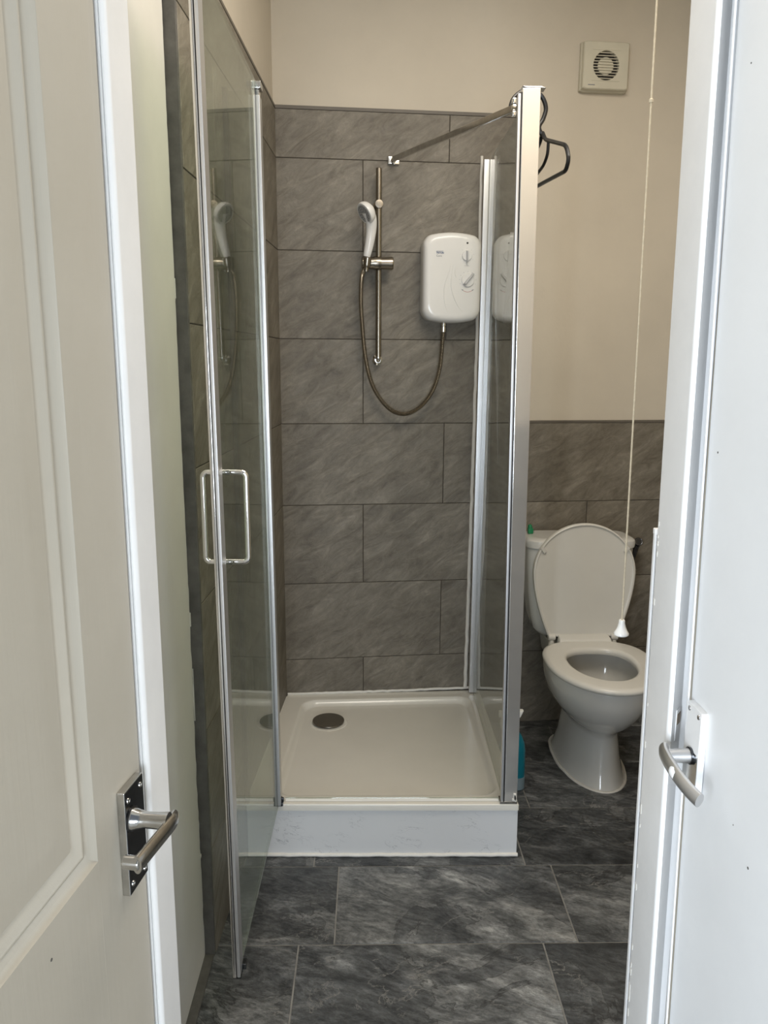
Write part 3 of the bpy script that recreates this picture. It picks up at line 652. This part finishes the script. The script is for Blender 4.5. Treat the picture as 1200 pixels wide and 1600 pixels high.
# ---- handset
hd = empty('shower_handset', 'white hand shower head held in the rail slider', 'shower head')
bm = B(); hp = smooth_path([BW(-.020, 1.762, .077), BW(-.012, 1.800, .082), BW(-.006, 1.845, .090), BW(-.008, 1.880, .102), BW(-.020, 1.905, .112)], 6)
n = len(hp); tube(bm, hp, [.0115+.0100*(k/(n-1))**.7 for k in range(n)], 18); link('handle', bm, 'hw_white', hd)
ax = Vector((-.74, -.42, -.52)).normalized(); hc = BW(-.024, 1.900, .112)
bm = B(); lathe(bm, hc-ax*.010, ax, [(-.016, 0), (-.015, .010), (-.010, .022), (0, .0335), (.010, .0375), (.018, .0375), (.021, .0355), (.0212, .030)], 30); link('head', bm, 'hw_white', hd)
bm = B(); lathe(bm, hc-ax*.010, ax, [(.0195, .0305), (.0222, .0300), (.0225, .028), (.0225, 0)], 30); link('spray_face', bm, 'nozzle', hd)
bm = B(); fu, fv, _ = frame_axes(ax)
for R, k_ in ((.009, 6), (.017, 11), (.025, 16)):
    for k in range(k_):
        a = 2*math.pi*k/k_; lathe(bm, hc+ax*.0125+fu*(R*math.cos(a))+fv*(R*math.sin(a)), ax, [(-.001, .0014), (.0012, .0011), (.0013, 0)], 6)
o = link('nozzle', bm, 'black', hd); o['kind'] = 'stuff'
# ---- hose
hose = empty('shower_hose', 'ribbed metal shower hose looping down under the slider', 'hose')
hp = smooth_path([BW(-.022, 1.725, .073), BW(-.0345, 1.700, .055), BW(-.0375, 1.63, .043), BW(-.034, 1.552, .04), BW(-.0205, 1.419, .04), BW(.0076, 1.3177, .04), BW(.061, 1.2446, .04), BW(.1193, 1.2214, .04), BW(.1775, 1.2466, .04), BW(.2234, 1.3064, .04), BW(.2477, 1.3863, .04), BW(.2558, 1.4879, .042), BW(.2575, 1.522, .045)], 26)
# even spacing then ribs
L = [0]
for a, b in zip(hp, hp[1:]): L.append(L[-1]+(b-a).length)
npts = int(L[-1]/.0021); ev = []; j = 0
for k in range(npts+1):
    t = L[-1]*k/npts
    while j < len(L)-2 and L[j+1] < t: j += 1
    ev.append(hp[j].lerp(hp[j+1], (t-L[j])/max(1e-9, L[j+1]-L[j])))
bm = B(); tube(bm, ev, [.0082 if k % 2 else .0066 for k in range(len(ev))], 10); link('hose_pipe', bm, 'rail_metal', hose, 0)
bm = B(); lathe(bm, BW(.2575, 1.512, .045), (0, 0, 1), [(0, .0078), (.003, .0085), (.018, .0085), (.0185, .0065), (.021, .0065), (.0215, .0088), (.034, .0088), (.036, .007)], 18); link('hose_connector', bm, 'chrome', hose)
bm = B(); lathe(bm, BW(-.0215, 1.712, .0745), (.05, -.02, 1), [(0, .0072), (.003, .008), (.016, .008), (.018, .007)], 16); link('hose_connector', bm, 'rail_metal', hose)
# ================================================================ EXTRACTOR FAN
fan = empty('extractor_fan', 'yellowed square extractor fan high on the cream wall', 'extractor fan')
FU, FZ, FH, FWd = .8140, 2.4150, .077, .0815
def fan_pt(x, y, off): return BW(FU+x, FZ+y, off)
N4 = 64
def sq(hx, hy):
    out = []
    for k in range(N4):
        a = 2*math.pi*(k+.5)/N4; c, s = math.cos(a), math.sin(a); m = max(abs(c)/hx, abs(s)/hy); out.append((c/m, s/m))
    return out
def circ(r, r2=None): return [((r)*math.cos(2*math.pi*(k+.5)/N4), (r2 or r)*math.sin(2*math.pi*(k+.5)/N4)) for k in range(N4)]
bm = B(); rings = [[bm.verts.new(fan_pt(x, y, o)) for x, y in pts] for pts, o in ((sq(FWd+.003, FH+.003), -.008), (sq(FWd+.003, FH+.003), .006), (sq(FWd, FH), .010), (sq(FWd-.001, FH-.001), .026), (sq(FWd-.004, FH-.004), .029), (sq(FWd-.022, FH-.022), .0295), (circ(.0465, .0475), .0285), (circ(.0455, .0465), .0265), (circ(.0455, .0465), .012))]
skin_rings(bm, rings, False); link('fan_cover', bm, 'fan_cream', fan, 30)
bm = B(); lathe(bm, BW(FU, FZ, .004), OB, [(0, .052), (.006, .052), (.0062, 0)], 32); link('fan_duct', bm, 'dark', fan)
bm = B(); lathe(bm, BW(FU, FZ, .012), OB, [(0, .0275), (.010, .0285), (.0112, .027), (.0112, 0)], 32); link('motor_hub', bm, 'fan_cream', fan)
for k in range(10):
    y = -.0405+.009*k; w = math.sqrt(max(1e-5, .0465**2-y*y))
    bm = B(); wbox(bm, BW, FU-w, FU+w, FZ+y-.0013, FZ+y+.0013, .0225, .0275, .0006); link('slat', bm, 'fan_cream', fan)
for zz in (-.049, .049):
    bm = B(); wbox(bm, BW, FU-.05, FU+.05, FZ+zz-.0008, FZ+zz+.0008, .0285, .0302); link('ridge', bm, 'fan_cream', fan)
bm = B(); wbox(bm, BW, FU-.062, FU-.038, FZ-.0645, FZ-.0618, .0285, .0301); link('badge', bm, 'print_grey', fan)
# ================================================================ COAT HANGER on the glass screen
hg = empty('coat_hanger', 'black plastic tube coat hanger hooked over the glass screen behind the post', 'coat hanger')
UH = Vector((-.133, 1, 0)).normalized(); NK = Vector((.4555, 2.215, 0))
def HG(u, z): return NK+UH*u+Vector((0, 0, z))
def rounded(pts, r, n=6):
    P = [Vector(p) for p in pts]; out = [P[0]]
    for a, b, c in zip(P, P[1:], P[2:]):
        d1, d2 = (a-b), (c-b); k = min(r, d1.length*.45, d2.length*.45); s_, e_ = b+d1.normalized()*k, b+d2.normalized()*k
        for i in range(n+1):
            t = i/n; out.append(s_*(1-t)**2+b*2*t*(1-t)+e_*t*t)
    out.append(P[-1]); return out
bm = B()
frame_pts = [HG(0, 2.006), HG(-.022, 1.984), HG(-.176, 1.932), HG(-.198, 1.896), HG(-.182, 1.872), HG(0, 1.878), HG(.182, 1.880), HG(.198, 1.900), HG(.176, 1.932), HG(.022, 1.984), HG(0, 2.006)]
tube(bm, rounded(frame_pts, .028), .0052, 10); link('shoulder_frame', bm, 'black', hg)
bm = B(); tube(bm, rounded([HG(-.048, 1.974), HG(-.046, 1.942), HG(-.02, 1.922), HG(.05, 1.906), HG(.14, 1.906)], .02), .0042, 8); link('trouser_bar', bm, 'black', hg)
hk = [Vector((x-.038, y, z)) for x, y, z in ((.404, 2.212, 2.062), (.414, 2.213, 2.090), (.445, 2.214, 2.110), (.482, 2.215, 2.100), (.499, 2.215, 2.070), (.494, 2.215, 2.042), (.484, 2.215, 2.024), (.485, 2.215, 2.012), (.4935, 2.215, 2.000))]
bm = B(); tube(bm, smooth_path(hk, 7), .0058, 10); link('hook', bm, 'black', hg)
# ================================================================ TOILET
tz = zf(2.6)
to = empty('toilet', 'white close coupled toilet with its lid up against the back wall', 'toilet')
TCX, TCY, TROT = .782, 2.50, .02
def TP(x, y, z): return Vector((TCX+x*math.cos(TROT)-(y-TCY)*(-1)*0-(y-TCY)*math.sin(-TROT)*-1*-1, TCY+(y-TCY), z)) if False else Vector((TCX+x-(y-TCY)*TROT, y+x*TROT, z))
def egg(hw, yf, yb, n=44, p=2.0, back=2.6):
    """plan outline: front (small y) is a full ellipse, back squarer"""
    ym = yf+(yb-yf)*.56; out = []
    for k in range(n):
        a = 2*math.pi*k/n; c, s = math.cos(a), math.sin(a)
        if s <= 0: x, y = hw*c, ym+(ym-yf)*s
        else:
            e_ = 2/back; x = hw*math.copysign(abs(c)**e_, c); y = ym+(yb-ym)*abs(s)**e_
        out.append((x, y))
    return out
bm = B(); rings = []
OUT = [(.118, 2.385, 2.80, tz+.001), (.116, 2.387, 2.80, tz+.012), (.106, 2.400, 2.79, .03), (.096, 2.412, 2.78, .07), (.086, 2.420, 2.77, .12), (.081, 2.422, 2.76, .160),
       (.084, 2.408, 2.75, .185), (.098, 2.376, 2.74, .205), (.124, 2.335, 2.73, .235), (.148, 2.298, 2.72, .275), (.164, 2.272, 2.715, .315), (.172, 2.260, 2.71, .350), (.174, 2.257, 2.71, .384), (.171, 2.260, 2.71, .394)]
INN = [(.150, 2.285, 2.66, .394), (.146, 2.290, 2.655, .388), (.140, 2.297, 2.65, .345), (.122, 2.318, 2.63, .29), (.100, 2.35, 2.60, .25), (.085, 2.37, 2.58, .225)]
for hw, yf, yb, z in OUT: rings.append([bm.verts.new(TP(x+.013*max(0, min(1, (.26-z)/.12)), y, z)) for x, y in egg(hw*(.95 if z < .1 else 1), yf, yb, back=3.2)])
for hw, yf, yb, z in INN: rings.append([bm.verts.new(TP(x, y, z)) for x, y in egg(hw, yf, yb)])
skin_rings(bm, rings); link('pan', bm, 'ceramic', to, 60)
bm = B(); wb = egg(.104, 2.346, 2.604); v = [bm.verts.new(TP(x, y, .2575)) for x, y in wb]; v2 = [bm.verts.new(TP(x*.9, 2.475+(y-2.475)*.9, .2445)) for x, y in wb]; skin_rings(bm, [v, v2]); link('water', bm, 'water', to, 0)
bm = B(); hexa(bm, [TP(x, y, z) for x, y, z in ((-.10, 2.70, .30), (.10, 2.70, .30), (.10, 2.91, .30), (-.10, 2.91, .30), (-.115, 2.69, .392), (.115, 2.69, .392), (.115, 2.91, .392), (-.115, 2.91, .392))], .012); link('cistern_shelf', bm, 'ceramic', to)
bm = B(); rng = random.Random(4); fo = egg(.115, 2.381, 2.81, back=3.2)
tube(bm, [TP(x*(1+rng.uniform(-.01, .02))+.013, y, tz+.004) for x, y in fo+fo[:1]], .006, 8); link('sealant', bm, 'silicone', to)
# seat ring
bm = B(); rings = []
for hw, yf, yb, z in ((.176, 2.246, 2.672, .396), (.184, 2.238, 2.680, .400), (.187, 2.235, 2.683, .408), (.184, 2.239, 2.680, .416), (.172, 2.252, 2.668, .421)):
    rings.append([bm.verts.new(TP(x, y, z)) for x, y in egg(hw, yf, yb, back=2.9)])
for hw, yf, yb, z in ((.124, 2.310, 2.612, .420), (.114, 2.321, 2.602, .415), (.111, 2.325, 2.598, .406), (.113, 2.322, 2.6, .397)):
    rings.append([bm.verts.new(TP(x, y, z)) for x, y in egg(hw, yf, yb)])
skin_rings(bm, rings, False); n = len(rings[0])
for k in range(n): bm.faces.new((rings[-1][k], rings[0][k], rings[0][(k+1) % n], rings[-1][(k+1) % n]))
seat = link('seat', bm, 'seat', to, 60)
bm = B(); hexa(bm, [TP(x, y, z) for x, y, z in ((-.098, 2.655, .408), (.098, 2.655, .408), (.098, 2.70, .402), (-.098, 2.70, .402), (-.094, 2.668, .428), (.094, 2.668, .428), (.092, 2.705, .436), (-.092, 2.705, .436))], .006); link('hinge_bridge', bm, 'seat', to)
for sx in (-1, 1):
    bm = B(); lathe(bm, TP(sx*.115-.013, 2.704, .424), (1, 0, 0), [(0, .010), (.002, .012), (.024, .012), (.026, .010)], 16); lathe(bm, TP(sx*.115, 2.704, .394), (0, 0, 1), [(0, .012), (.004, .012), (.02, .008)], 14); link('hinge', bm, 'seat', to)
# lid standing up: outline in (x, h)
def lid_outline(ins):
    pts = []
    W_, H0, H1 = .187-ins, .0+ins, .415-ins
    hc_ = .235
    for k in range(49):                                   # upper half-ellipse from right to left
        a = math.pi*k/48; pts.append((W_*math.cos(a), hc_+(H1-hc_)*math.sin(a)))
    for k in range(1, 12):
        t = k/12; pts.append((-(W_-(W_-(.128-ins))*t**1.7), hc_+(H0-hc_)*t))
    pts.append((-(.128-ins), H0)); pts.append((.128-ins, H0))
    for k in range(11, 0, -1):
        t = k/12; pts.append((W_-(W_-(.128-ins))*t**1.7, hc_+(H0-hc_)*t))
    return pts
def lidp(x, h, o): return TP(x, 2.716+.035*h/.42-o, .424+h)
bm = B(); rings = []
for o, ins in ((-.006, .006), (-.006, .001), (0, 0), (.010, 0), (.013, .002), (.0135, .0055), (.0095, .0075), (.0075, .014), (.0075, .05)):
    rings.append([bm.verts.new(lidp(x, h, o)) for x, h in lid_outline(ins)])
skin_rings(bm, rings); link('lid', bm, 'seat', to, 50)
for sx in (-1, 1):
    bm = B(); box(bm, (-.006, -.003, -.012), (.006, .003, .012), .0016)
    o = link('lid_buffer', bm, 'seat', to); o.location = lidp(sx*.152, .300+.02, .0125); o.rotation_euler = (0, sx*math.radians(37), 0)
# cistern
bm = B(); rings = []
for z, hw, yf in ((.3945, .120, 2.79), (.402, .140, 2.775), (.425, .160, 2.768), (.47, .172, 2.764), (.56, .186, 2.760), (.66, .194, 2.758), (.735, .197, 2.757), (.7405, .195, 2.759)):
    rings.append([bm.verts.new(TP(x, (yf+2.928)/2+y, z)) for x, y in round_rect(hw, (2.928-yf)/2, .045, 7)])
skin_rings(bm, rings); link('cistern', bm, 'ceramic', to, 50)
bm = B(); rings = []
for z, g in ((.741, -.002), (.7425, .004), (.757, .006), (.768, .004), (.774, -.004), (.778, -.022)):
    rings.append([bm.verts.new(TP(x, 2.842+y, z)) for x, y in round_rect(.198+g, .088+min(g, .003), .05, 7)])
skin_rings(bm, rings); link('cistern_lid', bm, 'ceramic', to, 50)
# green clip on the cistern
gc = empty('green_dispenser_cap', 'small green plastic cap standing on the cistern lid left of the raised seat lid', 'cap')
g0 = Vector((.600, 2.850, .7775))
bm = B(); box(bm, g0+Vector((-.010, -.010, 0)), g0+Vector((.010, .010, .022)), .004); lathe(bm, g0+Vector((-.001, 0, .021)), (-.15, 0, 1), [(0, .008), (.010, .0075), (.014, .005), (.015, 0)], 14); link('cap', bm, 'green', gc)
bm = B(); box(bm, g0+Vector((.0102, -.006, .002)), g0+Vector((.014, .006, .018)), .0012); link('clear_side', bm, 'glass_panel', gc)
# ================================================================ BIDET SPRAYER on wall
bs = empty('bidet_sprayer', 'dark chrome hand sprayer in a wall holder right of the toilet', 'sprayer')
bm = B(); wbox(bm, BW, 1.010, 1.042, .590, .6185, 0, .040, .003); link('holder', bm, 'chrome_worn', bs)
bm = B(); tube(bm, [BW(1.022, .618, .024), BW(1.026, .66, .030), BW(1.033, .706, .040), BW(1.036, .722, .046)], [.0095, .0112, .0122, .0125], 16); link('wand', bm, 'dark_chrome', bs)
ax2 = Vector((-.05, -.85, .45)).normalized(); c2 = BW(1.0365, .724, .046)
bm = B(); lathe(bm, c2-ax2*.012, ax2, [(0, .011), (.010, .0155), (.024, .0165), (.026, .0150), (.0245, .0125)], 22); link('spray_head', bm, 'dark_chrome', bs)
bm = B(); lathe(bm, c2-ax2*.012, ax2, [(.022, .0126), (.0245, .012), (.0247, 0)], 20); link('spray_face', bm, 'black', bs)
wp = empty('water_supply_pipe', 'thin grey flexible supply pipe behind the toilet on the right', 'pipe')
bm = B(); tube(bm, smooth_path([(.945, 2.86, tz-.004), (.944, 2.86, .06), (.937, 2.862, .16), (.915, 2.865, .28), (.900, 2.868, .402)], 6), .0065, 10); link('hose_pipe', bm, 'alu_satin', wp)
bm = B(); lathe(bm, (.9445, 2.86, .055), (0, 0, 1), [(0, .010), (.03, .010), (.031, .007)], 12); lathe(bm, (.9445, 2.852, .07), (0, -1, 0), [(0, .006), (.016, .006), (.017, .009), (.022, .009)], 12); link('valve', bm, 'chrome_worn', wp)
# ================================================================ PULL CORD
pc = empty('pull_cord', 'cream light pull cord with a white bell knob hanging from the ceiling', 'pull cord')
KB = Vector((.4415, 1.30, .9405)); KT = Vector((.4250, 1.30, 2.779))
bm = B(); rng = random.Random(9)
tube(bm, [KB.lerp(KT, (.024+k*1.815/240)/1.8386) for k in range(241)], [.0017 if k % 2 else .00145 for k in range(241)], 6); link('cord', bm, 'cord', pc, 0)
bm = B(); lathe(bm, KB+(KT-KB)*.4725*1.0, KT-KB, [(-.004, .0012), (-.002, .0034), (.002, .0034), (.004, .0012)], 8); link('cord_knot', bm, 'cord', pc)
bm = B(); lathe(bm, KB, KT-KB, [(0, 0), (.0003, .0108), (.002, .0128), (.005, .0128), (.009, .0102), (.016, .0072), (.023, .0056), (.0275, .0054), (.029, .0044), (.029, 0)], 26); link('bell_knob', bm, 'knob_white', pc)
# ================================================================ SPRAY BOTTLE behind the post
sb = empty('spray_bottle', 'turquoise cleaning spray bottle beside the shower tray behind the post', 'bottle')
bz = zf(2.42)+.001; BC = Vector((.479, 2.425, bz))
bm = B(); rings = []
for z, hx, hy, r in ((0, .040, .026, .02), (.004, .0435, .029, .024), (.05, .044, .030, .024), (.14, .0435, .0295, .024), (.165, .040, .028, .024), (.190, .030, .024, .02), (.205, .019, .018, .016), (.220, .014, .014, .0135), (.232, .0135, .0135, .013)):
    rings.append([bm.verts.new(BC+Vector((x, y, z))) for x, y in round_rect(hx, hy, min(r, hx, hy)*.98, 6)])
skin_rings(bm, rings); link('bottle_body', bm, 'blue_liquid', sb, 45)
bm = B(); a = [bm.verts.new(BC+Vector((x, y, .003))) for x, y in round_rect(.0448, .0308, .024, 6)]; b = [bm.verts.new(BC+Vector((x, y, .046))) for x, y in round_rect(.0450, .0310, .024, 6)]; skin_rings(bm, [a, b]); link('bottle_base', bm, 'label_pale', sb, 45)
bm = B(); lathe(bm, BC+Vector((0, 0, .226)), (0, 0, 1), [(0, .0155), (.022, .0155), (.024, .012), (.034, .012)], 18); link('collar', bm, 'knob_white', sb)
bm = B(); hexa(bm, [BC+Vector(q) for q in ((-.050, -.011, .254), (.022, -.011, .254), (.022, .011, .254), (-.050, .011, .254), (-.050, -.009, .276), (.034, -.010, .280), (.034, .010, .280), (-.050, .009, .276))], .004); tube(bm, [BC+Vector(q) for q in ((-.034, 0, .255), (-.040, 0, .235), (-.036, 0, .212))], .005, 8); link('trigger_head', bm, 'knob_white', sb)
